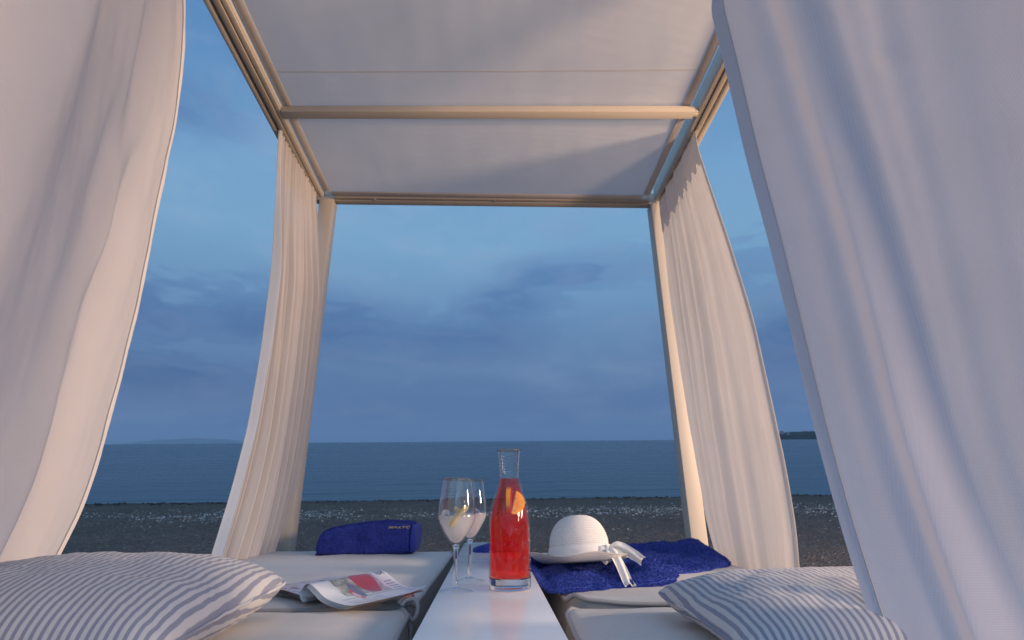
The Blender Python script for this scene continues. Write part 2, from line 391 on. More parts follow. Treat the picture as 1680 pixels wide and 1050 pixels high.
# ---------------------------------------------------------------- the canopy bed frame
S = -.075
def roof_z(y): return 1.928 + S*(y-2.7)
def sh(y): return roof_z(y)
def frame():
    t = thing('canopy_bed', 'cream framed canopy bed with white canvas roof standing on the beach', 'canopy bed', (0, 1.6, -.7))
    for x0, x1 in ((-1.05, -.965), (1.0, 1.085)):
        for y0, y1 in ((2.66, 2.745), (.40, .485)):
            V, F = box(x0, x1, y0, y1, -1.0, roof_z(2.7)+.004 if y0 > 1 else roof_z(.44)+.004, .006)
            part('post', (V, F), FRAME, t, True, auto=35)
    # side beams with a curtain track groove and an outer lip
    for s in (-1, 1):
        x0, x1 = (s*1.088, s*1.022) if s > 0 else (-1.088, -1.022)
        xa, xb = min(x0, x1), max(x0, x1)
        b = part('roof_beam', box(xa, xb, .40, 2.655, .012, .10, .005, shear=sh), FRAME, t, auto=35)
        lx = sorted((s*1.112, s*1.0895))
        part('outer_lip', box(lx[0], lx[1], .40, 2.655, -.004, .085, .003, shear=sh), FRAME, b, auto=35)
        tx = sorted((s*1.076, s*1.050))
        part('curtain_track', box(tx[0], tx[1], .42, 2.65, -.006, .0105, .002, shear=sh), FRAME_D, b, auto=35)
        ix = sorted((s*1.046, s*1.024))
        part('inner_lip', box(ix[0], ix[1], .42, 2.65, .000, .0108, .003, shear=sh), FRAME, b, auto=35)
    fb = part('roof_beam', box(-1.09, 1.09, 2.692, 2.745, .012, .095, .005, shear=lambda y: roof_z(2.7)), FRAME, t, auto=35)
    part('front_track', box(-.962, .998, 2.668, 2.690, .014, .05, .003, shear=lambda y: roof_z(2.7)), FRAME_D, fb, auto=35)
    part('roof_beam', box(-1.09, 1.09, .40, .485, .006, .095, .005, shear=lambda y: roof_z(.44)), FRAME, t, auto=35)
    def skew(vf, k): return [Vector((v.x, v.y-k*v.x, v.z-S*0)) for v in vf[0]], vf[1]
    cb = part('cross_bar', skew(box(-1.021, 1.0, 1.950, 1.998, -.010, .026, .0025, shear=sh), .0275), FRAME, t, auto=35)
    part('end_bracket', box(.955, 1.021, 1.937, 1.957, -.010, -.0045, .002, shear=sh), FRAME, cb, auto=35)
    part('end_bracket', box(1.0005, 1.0215, 1.932, 1.964, -.002, .024, .003, shear=sh), FRAME, cb, auto=35)
    for x in (-.72, .02, .78):
        part('bolt', lathe([(0, -.006), (.006, -.005), (.008, 0), (.008, .006)], (x, 2.679, roof_z(2.7)+.0125), 12), STEEL, t)
    # canvas: a near and a far panel with a sag, hemmed sides and a seam
    def panel(y0, y1, zo, sag):
        def fn(u, v):
            x = -1.012+u*1.994; y = y0+(y1-y0)*v
            z = roof_z(y)+zo - sag*math.sin(PI*u)**.7*math.sin(PI*v) + .0025*N3(x*3, y*4)+.0015*N3(x*14, y*2)
            return Vector((x, y, z))
        return grid(60, 50, fn)
    near = part('canopy_panel', panel(.49, 1.99, .036, .010), CANVAS, t)
    far = part('canopy_panel', panel(1.985, 2.665, .030, .008), CANVAS, t)
    for x0, x1 in ((-1.014, -.974), (.944, .984)):
        part('side_hem', box(x0, x1, .49, 1.985, .029, .032, .001, 1, shear=sh), CANVAS_H, near)
        part('side_hem', box(x0, x1, 1.988, 2.62, .023, .026, .001, 1, shear=sh), CANVAS_H, far)
    part('seam', grid(60, 1, lambda u, v: Vector((-.973+u*1.916, 1.755+.005*v-.034*(-.973+u*1.916), roof_z(1.757-.034*(-.973+u*1.916))+.036-.010*math.sin(PI*(u*1.916+.039)/1.994)**.7*math.sin(PI*.842)-.0035+.001*N3(u*8)))), CANVAS_H, near)
    part('end_hem', box(-.973, .943, 2.622, 2.662, .020, .023, .001, 1, shear=sh), CANVAS_H, far)
    # platforms under the mattresses
    for x0, x1 in ((-1.03, -.15), (.16, .93)):
        pl = part('platform', box(x0, x1, .5, 2.62, -.24, -.185, .006), FRAME, t, auto=35)
        for x in (x0+.04, x1-.1):
            for y in (.55, 2.5): part('leg', box(x, x+.06, y, y+.06, -1.0, -.241, .004), FRAME, t, auto=35)
    return t
frame()

# ---------------------------------------------------------------- curtains
def curtain(label, near, far, fold, nu, nv, cmat, hem_side, hem_w, dirn, header=None, base=None, hemmat=None):
    zt, zb = near[0][0], near[-1][0]
    t = thing('curtain', label, 'curtain', base or (near[0][1], near[0][2], near[0][0]), 'curtains round the canopy bed')
    nt = [(-z, x, y) for z, x, y in near]; ft = [(-z, x, y) for z, x, y in far]
    def edge(tab, z):                    # smoothed lookup
        acc = Vector((0, 0, 0)); n = 0
        for d in (-.06, -.03, 0, .03, .06):
            x, y = interp(tab, -(z+d)); acc += Vector((x, y, 0)); n += 1
        return acc/n
    D = Vector(dirn).normalized()
    def P(u, v, o=0):
        z0 = zt+(zb-zt)*v
        a, b = edge(nt, z0), edge(ft, z0)
        p = a.lerp(b, u); zz = z0 - S*0
        topz = roof_z(p.y)-.004
        zz = topz+(zb-topz)*v            # hang from the sloping track
        k = fold(u, v)
        q = Vector((p.x, p.y, zz)) + D*(k+o)
        return q
    part('fabric', grid(nu, nv, P), cmat, t)
    hw = hem_w
    f = lambda i: (lambda u, v: P(u*hw, v, i)) if hem_side == 0 else (lambda u, v: P(1-u*hw, v, i))
    part('hem', grid(6, nv, f(.0022)), hemmat or HEM, t)
    part('hem_stitching', tube([P(hem_w if hem_side == 0 else 1-hem_w, i/nv, .0034) for i in range(nv+1)], .0009, 5), STITCH, t)
    if header:
        part('heading_tape', grid(nu, 8, lambda u, v: P(u, v*header*(1+.10*math.sin(u*60)), -.003)), HEM, t)
    return t
def folds_far_left(u, v):
    w = u+.025*N3(u*4, v*1.3, 1.1)*v*1.4
    A = .007+.021*sstep(0, .35, v)
    s = math.sin(2*PI*(13*w)+1.1*N3(u*5, v*.8)) + .5*math.sin(2*PI*(6.1*w+.15*v)) + .28*math.sin(2*PI*27*w+3*N3(u*9, v*1.1, 7))
    k = A*s*(.55+.6*(N3(u*6, v*1.5, 3.3)+.5)) + .05*math.sin(PI*u)*sstep(.2, .8, v)*.6
    k += .004*math.sin(2*PI*34*u)*(1-sstep(0, .16, v))
    return k*sstep(0, .015, u+.004)
near = [(2.02, -1.075, 2.10), (1.969, -1.075, 2.105), (1.70, -1.08, 2.181), (1.336, -1.08, 2.256), (.906, -1.08, 2.291), (.536, -1.08, 2.286), (.251, -1.08, 2.233), (-.033, -1.08, 2.149), (-.40, -1.085, 2.03)]
far = [(2.02, -1.058, 2.620), (1.7, -1.005, 2.600), (1.3, -.952, 2.600), (.8, -.952, 2.600), (.4, -.975, 2.61), (.1, -1.015, 2.64), (-.03, -1.045, 2.65), (-.40, -1.08, 2.652)]
curtain('far left white curtain gathered in many narrow folds beside the left front post', near, far, folds_far_left, 300, 110, CURT, 0, .016, (1, 0, 0), .085)
def folds_far_right(u, v):
    w = u+.04*N3(u*3, v*1.1, 5.1)*v
    A = .004+.011*sstep(0, .4, v)
    s = .8*math.sin(2*PI*(4.3*w)+.8)+.38*math.sin(2*PI*(8.1*w)+2*N3(u*4, v*.7, 2.2))+.07*math.sin(2*PI*21*w)*(1-v)
    k = -A*s*(.35+.65*sstep(.1, .7, u))*(.6+.8*(N3(u*5, v*1.2, 8.3)+.4)) - .05*math.sin(PI*u)*sstep(.15, .8, v)
    k += .004*math.sin(2*PI*30*u)*(1-sstep(0, .2, v))
    k += .003*noise.fractal(Vector((u*9, v*5, 1)), .8, 2, 4)
    return k*sstep(0, .03, u+.006)
near = [(1.98, 1.055, 2.06), (1.864, 1.03, 2.02), (1.62, 1.02, 1.955), (1.205, 1.02, 1.855), (.85, 1.02, 1.785), (.561, 1.02, 1.765), (.282, 1.02, 1.75), (.068, 1.02, 1.759), (-.045, 1.02, 1.788), (-.40, 1.03, 1.82)]
far = [(1.98, 1.055, 2.645), (1.87, 1.04, 2.62), (1.202, 1.02, 2.575), (.525, 1.02, 2.53), (.068, 1.02, 2.47), (-.077, 1.02, 2.40), (-.40, 1.03, 2.36)]
curtain('far right white curtain billowing smoothly from the right front post', near, far, folds_far_right, 220, 110, CURT_R, 0, .014, (1, 0, 0), .10)
def folds_near_left(u, v):
    k = .035*math.sin(2*PI*(1.7*u+.55*v)+.5)*sstep(.02, .3, u) + .018*math.sin(2*PI*(3.6*u-.25*v)+1.5)*sstep(.05, .3, u)
    d = u-.10-.42*v*.55-.16*v*v
    k += .030*math.exp(-(d/.035)**2)*sstep(.15, .5, v) - .012*math.exp(-((d-.06)/.05)**2)
    d2 = u-.30+.12*v; k += .018*math.exp(-(d2/.03)**2)*(1-sstep(.5, .9, v))
    k += .006*noise.fractal(Vector((u*5, v*2.2, 4)), .8, 2, 4)
    k += .0022*noise.fractal(Vector((u*22+v*3, v*16, 9)), .9, 2, 5)
    return k
near = [(2.06, -1.06, 1.20), (1.751, -1.0, 1.229), (1.574, -1.0, 1.282), (1.358, -1.0, 1.316), (1.058, -1.0, 1.337), (.768, -1.0, 1.357), (.555, -1.0, 1.364), (.39, -1.0, 1.361), (.239, -1.0, 1.356), (.142, -1.0, 1.332), (.085, -1.0, 1.308), (-.45, -1.0, 1.15)]
far = [(2.06, -1.05, .50), (1.2, -.84, .44), (-.45, -.80, .42)]
curtain('near left white curtain hanging smooth and pinkish behind the large striped cushion', near, far, folds_near_left, 150, 120, CURT, 0, .018, (1, .1, 0))
K = .63/.75
def folds_near_right(u, v):
    d1 = u-.17-.15*v; d2 = u-.33-.20*v; d3 = u-.52-.10*v
    k = .022*math.sin(2*PI*(1.7*u-.30*v)+.4)*sstep(.05, .3, u)
    k -= .020*math.exp(-(d1/.05)**2)*sstep(.0, .25, v); k += .026*math.exp(-((d1-.09)/.06)**2)
    k -= .018*math.exp(-(d2/.045)**2)*(1-sstep(.55, .95, v)); k += .012*math.exp(-(d3/.05)**2)
    k += .007*noise.fractal(Vector((u*3+3, v*3, 2)), .9, 2, 3)*sstep(.04, .2, u)
    k += .010*math.exp(-((v-.42-.12*u)/.012)**2)*math.exp(-((u-.36)/.06)**2)+.010*math.exp(-((v-.30-.15*u)/.010)**2)*math.exp(-((u-.55)/.05)**2)
    return k*.6
near = [(2.06, 1.05, 1.06), (1.85, .86, 1.05), (1.70, .70, 1.035)]+[(.21+(z-.21)*K, .75*K, y*K) for z, y in ((1.817, 1.225), (1.499, 1.207), (1.135, 1.192), (.837, 1.165), (.559, 1.150), (.323, 1.138), (.118, 1.118), (-.064, 1.084))]+[(-.45, .64, .88)]
far = [(2.06, 1.12, .56), (1.4, 1.075, .585), (1.2, 1.06, .61), (.3, .97, .73), (-.45, .95, .73)]
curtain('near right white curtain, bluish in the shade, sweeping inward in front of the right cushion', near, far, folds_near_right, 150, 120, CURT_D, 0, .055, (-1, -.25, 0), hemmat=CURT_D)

# ---------------------------------------------------------------- mattresses
def mattress(label, q, zt, th, puff, wr, seed, lift=None):
    # q = four XY corners: near-left, near-right, far-right, far-left
    cx = sum(p[0] for p in q)/4; cy = sum(p[1] for p in q)/4
    t = thing('mattress', label, 'mattress', (cx, cy, zt-th), 'mattresses of the canopy bed')
    def XY(u, v):
        a = Vector(q[0]).lerp(Vector(q[1]), u); b = Vector(q[3]).lerp(Vector(q[2]), u); return a.lerp(b, v)
    R = .025; n = 56
    def warp(s):                          # denser rows near the rim
        return .5-.5*math.cos(PI*s)
    def rnd(u, v):                        # rounded plan corners
        x, y = 2*u-1, 2*v-1; k = .9
        return u, v
    W_ = (Vector(q[1])-Vector(q[0])).length; H_ = (Vector(q[3])-Vector(q[0])).length
    def top(a, b):
        u, v = warp(a), warp(b)
        cr = .05; du = min(u, 1-u)*W_; dv = min(v, 1-v)*H_
        if du < cr and dv < cr:           # pull corners in to a radius
            ex, ey = cr-du, cr-dv; r = math.hypot(ex, ey); m = max(ex, ey)
            f = m/r if r > 1e-6 else 1
            du2, dv2 = cr-ex*f, cr-ey*f
            u = du2/W_ if u < .5 else 1-du2/W_; v = dv2/H_ if v < .5 else 1-dv2/H_
        p = XY(u, v); e = min(min(u, 1-u)*W_, min(v, 1-v)*H_)
        z = zt + puff*(1-math.exp(-e/.09)) - puff
        edge = max(0, 1-e/R); z -= .010*edge*edge
        z += wr*(noise.fractal(Vector((p.x*4+seed, p.y*14, seed)), .8, 2, 4))*sstep(0, .05, e) + .004*N3(p.x*7+seed, p.y*7)*sstep(0, .05, e)
        z += .004*N3(p.x*9+seed, p.y*9, 3)*(1-sstep(0, .05, e))
        if lift: z += lift(p.x, p.y)
        return Vector((p.x, p.y, z))
    part('top_cover', grid(n, n, top), MATT, t)
    rim = [top(i/n, 0) for i in range(n)]+[top(1, i/n) for i in range(n)]+[top(1-i/n, 1) for i in range(n)]+[top(0, 1-i/n) for i in range(n)]
    part('piping', tube([p+Vector((0, 0, .001)) for p in rim], .0055, 8, True), PIPE, t)
    c = Vector((cx, cy, 0)); m = len(rim); V = []; F = []
    for k, (dz, out) in enumerate(((-.004, 0), (-.03, .006), (-.06, .008), (-.09, .006), (-th+.01, 0))):
        for p in rim:
            d = Vector((p.x-cx, p.y-cy, 0)); d.normalize()
            V.append(Vector((p.x, p.y, p.z+dz if k < 4 else zt-th+.004)) + d*(out+.003*N3(p.x*9, p.y*9, k)))
    for k in range(4):
        for i in range(m): a = k*m+i; b = k*m+(i+1) % m; F.append((a, b, b+m, a+m))
    F.append(tuple(4*m+i for i in range(m)))
    part('side_panel', (V, F), MSIDE, t, True)
    rim2 = [Vector((p.x, p.y, zt-th+.012)) for p in rim]
    part('piping', tube(rim2, .005, 6, True), PIPE, t)
    return t
mattress('long grey mattress on the left carrying the rolled blue towel', ((-1.055, 1.335), (-.182, 1.335), (-.166, 2.47), (-1.05, 2.655)), -.024, .155, .006, .002, 1.3)
nl = mattress('near left mattress, warm lit, under the magazine and the large striped cushion', ((-1.055, .50), (-.150, .50), (-.188, 1.318), (-1.055, 1.318)), -.026, .155, .010, .003, 5.1)
mattress('long grey mattress on the right under the spread blue towel', ((.205, 1.435), (.930, 1.405), (.905, 2.52), (.150, 2.56)), -.044, .14, .005, .002, 8.7,
         lambda x, y: .012*math.exp(-((y-1.44)/.03)**2)*math.exp(-((x-.22)/.10)**2))
mattress('near right mattress with creased cover beneath the right striped cushion', ((.150, .50), (.930, .50), (.930, 1.392), (.188, 1.415)), -.052, .135, .009, .009, 12.2)
# tie cords at the corner of the near left mattress
loop = catmull([(-.205, 1.305, -.028), (-.196, 1.318, -.020), (-.181, 1.322, -.018), (-.170, 1.317, -.026), (-.168, 1.309, -.045), (-.178, 1.303, -.058), (-.188, 1.300, -.045)], 8)
part('tie_cord', tube(loop, .0052, 8), PIPE, nl)
loop = catmull([(-.212, 1.312, -.024), (-.203, 1.335, -.017), (-.190, 1.352, -.015), (-.186, 1.366, -.024)], 8)
part('tie_cord', tube(loop, .0050, 8), PIPE, nl)
loop = catmull([(-.186, 1.305, -.05), (-.180, 1.300, -.080), (-.184, 1.292, -.115)], 8)
part('tie_cord', tube(loop, .0050, 8), PIPE, nl)

# ---------------------------------------------------------------- table
t = thing('table', 'narrow white lacquered table running between the two rows of mattresses', 'table', (0, 1.5, -.7))
part('table_top', box(-.122, .120, .46, 2.56, -.028, 0, .003), TABLE, t, auto=35)
part('apron', box(-.085, .083, .50, 2.52, -.085, -.0285, .003), TABLE, t, auto=35)
for x in (-.08, .03):
    for y in (.55, 1.45, 2.4): part('leg', box(x, x+.05, y, y+.05, -1.0, -.0855, .003), TABLE, t, auto=35)

# ---------------------------------------------------------------- striped cushions
def stripes(name, per):
    m, T = mat(name); oc = objco(T)
    x = T.new('ShaderNodeSeparateXYZ', {0: oc}).outputs[0]
    wob = T.new('ShaderNodeTexNoise', {'Vector': oc, 'Scale': 9.0, 'Detail': 2.0}).outputs[0]
    xx = T.math('ADD', x, T.math('MULTIPLY', T.math('SUBTRACT', wob, .5), .0010))
    fr = T.math('FRACT', T.math('DIVIDE', T.math('ADD', xx, 10), per))
    s = T.ramp(fr, [(.0, g4(0)), (.08, g4(1)), (.46, g4(1)), (.54, g4(0)), (1, g4(0))])
    n = T.new('ShaderNodeTexNoise', {'Vector': oc, 'Scale': 420.0, 'Detail': 2.0}).outputs[0]
    n2 = T.new('ShaderNodeTexNoise', {'Vector': oc, 'Scale': 22.0, 'Detail': 5.0}).outputs[0]
    c = T.mix(s, (.49, .50, .52, 1), (.18, .205, .285, 1))
    c = T.mix(T.math('MULTIPLY', n, .35), c, (.40, .42, .46, 1))
    h = T.math('ADD', T.math('MULTIPLY', n, .25), n2)
    done(T, principled(T, c, .9, Normal=bump(T, h, .35, .006), Sheen_Weight=.15, Specular_IOR_Level=.2).outputs[0]); return m
STR = stripes('ticking_stripe', .0136)
def cushion(label, c, hw, hd, th, rot, tilt, seed, zscale=1):
    t = thing('cushion', label, 'cushion', c, 'striped cushions')
    M = Matrix.Rotation(rot, 3, 'Z') @ Matrix.Rotation(tilt, 3, 'X'); c = Vector(c)
    def outline(a, b):                    # square with soft pulled corners
        k = 1-.055*(1-b*b)*0 ; x = a*(1-.06*(1-abs(b)**2)*abs(a)**3*0); y = b
        x = a*(1-.05*(1-b*b)); y = b*(1-.07*(1-a*a)); q = 1-.075*(a*a*b*b)**3; return x*q, y*q
    def shell(sg):
        def fn(u, v):
            a = math.sin((u-.5)*PI); b = math.sin((v-.5)*PI)
            x, y = outline(a, b)
            f = max(0, (1-a**4)*(1-b**4))**.55 * (1-.16*(a*a+b*b)*.5)
            z = sg*th*f
            z += sg*f**.5*(.006*noise.fractal(Vector((x*3+seed, y*3, sg)), .8, 2, 4) + .0018*(1-abs(noise.noise(Vector((x*5+y*2+seed, y*7-x, 3))))*3)*(abs(a*b))**.5)
            rim = (1-min(1, f*2.2)); z += sg*.0013*math.sin((a+b)*40+3*N3(a*4+seed, b*4))*rim*min(1, f*8)
            return M @ Vector((x*hw, y*hd, z)) + c
        return fn
    top = grid(72, 56, shell(1)); bot = grid(72, 56, shell(-1))
    part('cover', join(top, (bot[0], [f[::-1] for f in bot[1]])), STR, t, fix=True)
    n = 40; rim = []
    for i in range(n): rim.append((-1+2*i/n, -1))
    for i in range(n): rim.append((1, -1+2*i/n))
    for i in range(n): rim.append((1-2*i/n, 1))
    for i in range(n): rim.append((-1, 1-2*i/n))
    pts = []
    for a, b in rim:
        x, y = outline(a, b); pts.append(M @ Vector((x*hw*1.004, y*hd*1.004, .0015*N3(a*9+seed, b*9))) + c)
    part('edge_seam', tube(pts, .0032, 6, True), STR, t)
    # stitched line just inside the near edge
    return t
cushion('large blue and white striped cushion on the near left mattress beside the magazine', (-.752, 1.035, .026), .318, .212, .078, math.radians(-4), math.radians(4), 2.0)
cushion('blue and white striped cushion on the right, partly behind the near right curtain', (.705, 1.085, -.012), .330, .205, .062, math.radians(3), math.radians(3), 9.0)

# ---------------------------------------------------------------- glassware
def glass_mat(name, tint=(1, 1, 1), rough=0.0):
    m, T = mat(name); done(T, T.new('ShaderNodeBsdfGlass', {0: tint+(1,), 'Roughness': rough, 'IOR': 1.45}).outputs[0]); return m
GLASS = glass_mat('clear_glass', (.985, .99, .99))
def thin_glass(name):                    # a wall one millimetre thick: clear face on, reflecting and a little grey at grazing angles
    m, T = mat(name)
    lw = T.new('ShaderNodeLayerWeight', {0: .5}).outputs['Facing']
    tr = T.new('ShaderNodeBsdfTransparent', {0: T.ramp(lw, [(0, g4(.99)), (.72, g4(.96)), (.90, g4(.80)), (1, g4(.50))])}).outputs[0]
    gl = T.new('ShaderNodeBsdfGlossy', {0: (1, 1, 1, 1), 'Roughness': .015}).outputs[0]
    f = T.ramp(lw, [(0, g4(.03)), (.6, g4(.045)), (.82, g4(.16)), (.95, g4(.55)), (1, g4(.8))])
    done(T, T.new('ShaderNodeMixShader', {0: f, 1: tr, 2: gl}).outputs[0]); return m
THIN = thin_glass('thin_glass_wall')
def wine_glass(label, c, tw):
    t = thing('wine_glass', label, 'wine glass', c, 'wine glasses on the table')
    foot = [(.0, .0085), (.0105, .0090), (.0082, .013), (.0052, .022), (.0042, .045), (.0045, .075), (.0060, .092), (.0086, .0985), (.0, .1020)]
    bowl = [(.0090, .0992), (.0170, .108), (.030, .127), (.0405, .146), (.0448, .160), (.0447, .1660)]
    upper = [(.0447, .1664), (.0446, .170), (.0425, .195), (.0385, .225), (.0345, .249)]
    uin = [(.0335, .249), (.0374, .225), (.0413, .195), (.0434, .170), (.0435, .1664)]
    part('stem', lathe(catmull2(foot), c, 48), GLASS, t, True, fix=True)
    part('foot', lathe(catmull2([(.0392, .0), (.0403, .0012), (.0392, .0026), (.026, .0052), (.0108, .0092)], 5), c, 72), THIN, t, True)
    part('bowl', lathe(catmull2(bowl, 5), c, 72), THIN, t, True)
    lip = [(.0343, .2496), (.0338, .2497)]
    part('upper_bowl', lathe(catmull2(upper)+lip+catmull2(uin)+[(.0447, .1664)], c, 96), GLASS, t, True, fix=True, auto=60)
    m, T = mat('cloudy_lemon_drink'); oc = objco(T)
    n = T.new('ShaderNodeTexNoise', {'Vector': oc, 'Scale': 55.0, 'Detail': 4.0}).outputs[0]
    fr = T.math('MULTIPLY', T.new('ShaderNodeFresnel', {0: 1.33}).outputs[0], .5)
    done(T, T.new('ShaderNodeMixShader', {0: fr, 1: T.new('ShaderNodeBsdfTransparent', {0: (1, 1, 1, 1)}).outputs[0], 2: T.new('ShaderNodeBsdfGlossy', {0: (1, 1, 1, 1), 'Roughness': .04}).outputs[0]}).outputs[0])
    sc = T.new('ShaderNodeVolumeScatter', {0: (.97, .95, .89, 1), 1: 34.0}).outputs[0]
    T.l.new(sc, T.out.inputs['Volume'])
    prof = [(.0, .1032), (.0074, .1048), (.0150, .1103), (.0280, .1287), (.0386, .1477), (.0428, .160), (.0428, .1648), (.0415, .1640), (.030, .1632), (0, .1630)]
    part('drink', lathe(prof, c, 48), m, t, True, fix=True)
    return t
def catmull2(p, n=4):
    q = catmull([(a, b, 0) for a, b in p], n); return [(max(0, v.x), v.y) for v in q]
G1 = (-.081, 1.282, .0004); G2 = (-.054, 1.425, .0004)
wine_glass('front stemmed wine glass on the table, its lemon stick leaning to the right', G1, 0)
wine_glass('rear stemmed wine glass on the table, half hidden behind the front glass', G2, 0)
PEEL, T = mat('lemon_rind'); n = T.new('ShaderNodeTexNoise', {'Vector': objco(T), 'Scale': 300.0, 'Detail': 3.0}).outputs[0]
done(T, principled(T, T.mix(n, (.78, .42, .04, 1), (.86, .58, .10, 1)), .4, Normal=bump(T, n, .3, .002), Subsurface_Weight=.2, Subsurface_Radius=(.01, .006, .002)).outputs[0])
PITH, T = mat('citrus_pith'); n = T.new('ShaderNodeTexNoise', {'Vector': objco(T), 'Scale': 120.0, 'Detail': 3.0}).outputs[0]
done(T, principled(T, T.mix(n, (.80, .58, .22, 1), (.86, .74, .46, 1)), .5, Subsurface_Weight=.2, Subsurface_Radius=(.01, .008, .003)).outputs[0])
def lemon_stick(label, a, b, w, curl):
    a, b = Vector(a), Vector(b); t = thing('lemon_wedge', label, 'lemon wedge', tuple((a+b)/2), 'lemon wedges in the wine glasses')
    ax = (b-a).normalized(); sd = ax.cross(Vector((0, 1, 0))).normalized(); nr = sd.cross(ax)
    def sec(th0, th1, r0, r1):            # a slice wedge: thick rind outside, flesh inside
        V = []; F = []; n = 18; k = 6
        for i in range(n+1):
            s = i/n; p = a.lerp(b, s) + sd*curl*math.sin(PI*s); e = min(1, 6*min(s, 1-s)+.35)
            for (x, y) in ((r0, -th0), (r0, th0), ((r0+r1)/2, th1*1.05), (r1, th1*.8), (r1, -th1*.8), ((r0+r1)/2, -th1*1.05)):
                V.append(p + sd*x*e + nr*y*e)
        for i in range(n):
            for j in range(k): F.append((i*k+j, i*k+(j+1) % k, (i+1)*k+(j+1) % k, (i+1)*k+j))
        F.append(tuple(range(k))[::-1]); F.append(tuple(n*k+j for j in range(k))); return V, F
    part('rind', sec(w*.42, w*.42, w*.36, w*.58), PEEL, t)
    part('flesh', sec(w*.25, w*.40, -w*.5, w*.355), PITH, t)
lemon_stick('long lemon wedge leaning to the right in the front wine glass', (-.093, 1.2475, .141), (-.054, 1.260, .185), .0115, .002)
lemon_stick('short lemon wedge leaning to the left in the rear wine glass', (-.066, 1.392, .152), (-.094, 1.402, .182), .0105, -.001)
ICE, T = mat('ice'); done(T, T.new('ShaderNodeBsdfGlass', {0: (.96, .97, .98, 1), 'Roughness': .25, 'IOR': 1.31}).outputs[0])
def ice(label, c, s, rot):
    t = thing('ice_cube', label, 'ice cube', c); bm = bmesh.new(); bmesh.ops.create_cube(bm, size=s)
    bmesh.ops.bevel(bm, geom=list(bm.edges), offset=s*.28, segments=3, affect='EDGES', profile=.6)
    bm.verts.index_update(); M = Matrix.Rotation(rot, 3, 'Z') @ Matrix.Rotation(.5, 3, 'X') @ Matrix.Rotation(.3, 3, 'Y')
    V = [M @ v.co*(1+.12*N3(*(v.co*90)))+Vector(c) for v in bm.verts]; F = [tuple(v.index for v in f.verts) for f in bm.faces]; bm.free()
    part('ice_body', (V, F), ICE, t)
ice('melting ice cube floating at the left of the front wine glass', (-.106, 1.276, .166), .019, .4)
ice('melting ice cube floating in the rear wine glass', (-.038, 1.418, .166), .017, 1.1)

# carafe of red drink
CC = (.0465, 1.322, .0004)
t = thing('carafe', 'tall clear glass carafe of red drink beaded with drops on the table', 'carafe', CC)
outer = [(0, 0), (.046, 0), (.0492, .002), (.0502, .006), (.0502, .05), (.0500, .12), (.0496, .155), (.047, .178), (.0405, .203), (.0325, .226), (.0268, .243), (.0250, .252), (.0252, .265), (.0272, .29), (.0300, .319)]
puck = [(0, 0), (.046, 0), (.0492, .002), (.0502, .006), (.0502, .0262), (.0490, .0262), (.045, .0232), (.02, .0220), (0, .0220)]
part('thick_base', lathe(puck, CC, 72), GLASS, t, True, fix=True, auto=50)
wall = [(.0502, .0265)]+[p for p in outer if .03 < p[1] < .25]+[(.0250, .2500)]
part('glass_wall', lathe(catmull2(wall, 5), CC, 84), THIN, t, True)
neck = [(.0250, .2504), (.0252, .265), (.0272, .29), (.0300, .319)]; nin = [(.0287, .319), (.0258, .29), (.0238, .265), (.0236, .2504)]
part('neck', lathe(catmull2(neck, 5)+[(.0298, .3198), (.0290, .3198)]+catmull2(nin, 5)+[(.0250, .2504)], CC, 96), GLASS, t, True, fix=True, auto=60)
m, T = mat('red_drink'); oc = objco(T)
z = T.new('ShaderNodeSeparateXYZ', {0: oc}).outputs[2]
n = T.new('ShaderNodeTexNoise', {'Vector': oc, 'Scale': 24.0, 'Detail': 4.0}).outputs[0]
zz = T.math('ADD', z, T.math('MULTIPLY', T.math('SUBTRACT', n, .5), .03))
col = T.ramp(T.math('DIVIDE', zz, .26), [(.09, (.95, .20, .05, 1)), (.25, (.93, .09, .04, 1)), (.6, (.88, .045, .05, 1)), (.85, (.74, .03, .05, 1)), (1, (.42, .015, .04, 1))])
fr = T.math('MULTIPLY', T.new('ShaderNodeFresnel', {0: 1.33}).outputs[0], .5)
done(T, T.new('ShaderNodeMixShader', {0: fr, 1: T.new('ShaderNodeBsdfTransparent', {0: (1, 1, 1, 1)}).outputs[0], 2: T.new('ShaderNodeBsdfGlossy', {0: (1, 1, 1, 1), 'Roughness': .03}).outputs[0]}).outputs[0])
va = T.new('ShaderNodeVolumeAbsorption', {0: T.ramp(T.math('DIVIDE', z, .26), [(.08, (1, .22, .05, 1)), (.3, (1, .075, .035, 1)), (.75, (.92, .03, .035, 1)), (1, (.70, .02, .05, 1))]), 1: 44.0}).outputs[0]
vs = T.new('ShaderNodeVolumeScatter', {0: (1, .17, .10, 1), 1: 8.5}).outputs[0]
T.l.new(T.new('ShaderNodeAddShader', {0: va, 1: vs}).outputs[0], T.out.inputs['Volume'])
liq = [(0, .0228), (.02, .0228), (.0446, .0238), (.0480, .028), (.0484, .05), (.0480, .12), (.0470, .148), (.0430, .174), (.0360, .200), (.0285, .224), (.0240, .243), (.0234, .2485), (.0225, .248), (.015, .2475), (0, .2474)]
part('drink', lathe(catmull2(liq, 3), CC, 64), m, t, True, fix=True)
rnd = random.Random(11); V = []; F = []
def rad_at(z):
    for a, b in zip(outer[1:], outer[2:]):
        if a[1] <= z <= b[1] and b[1] > a[1]: return a[0]+(b[0]-a[0])*(z-a[1])/(b[1]-a[1])
    return .05
bm = bmesh.new(); bmesh.ops.create_icosphere(bm, subdivisions=1, radius=1); bm.verts.index_update()
SV = [v.co.copy() for v in bm.verts]; SF = [tuple(v.index for v in f.verts) for f in bm.faces]; bm.free()
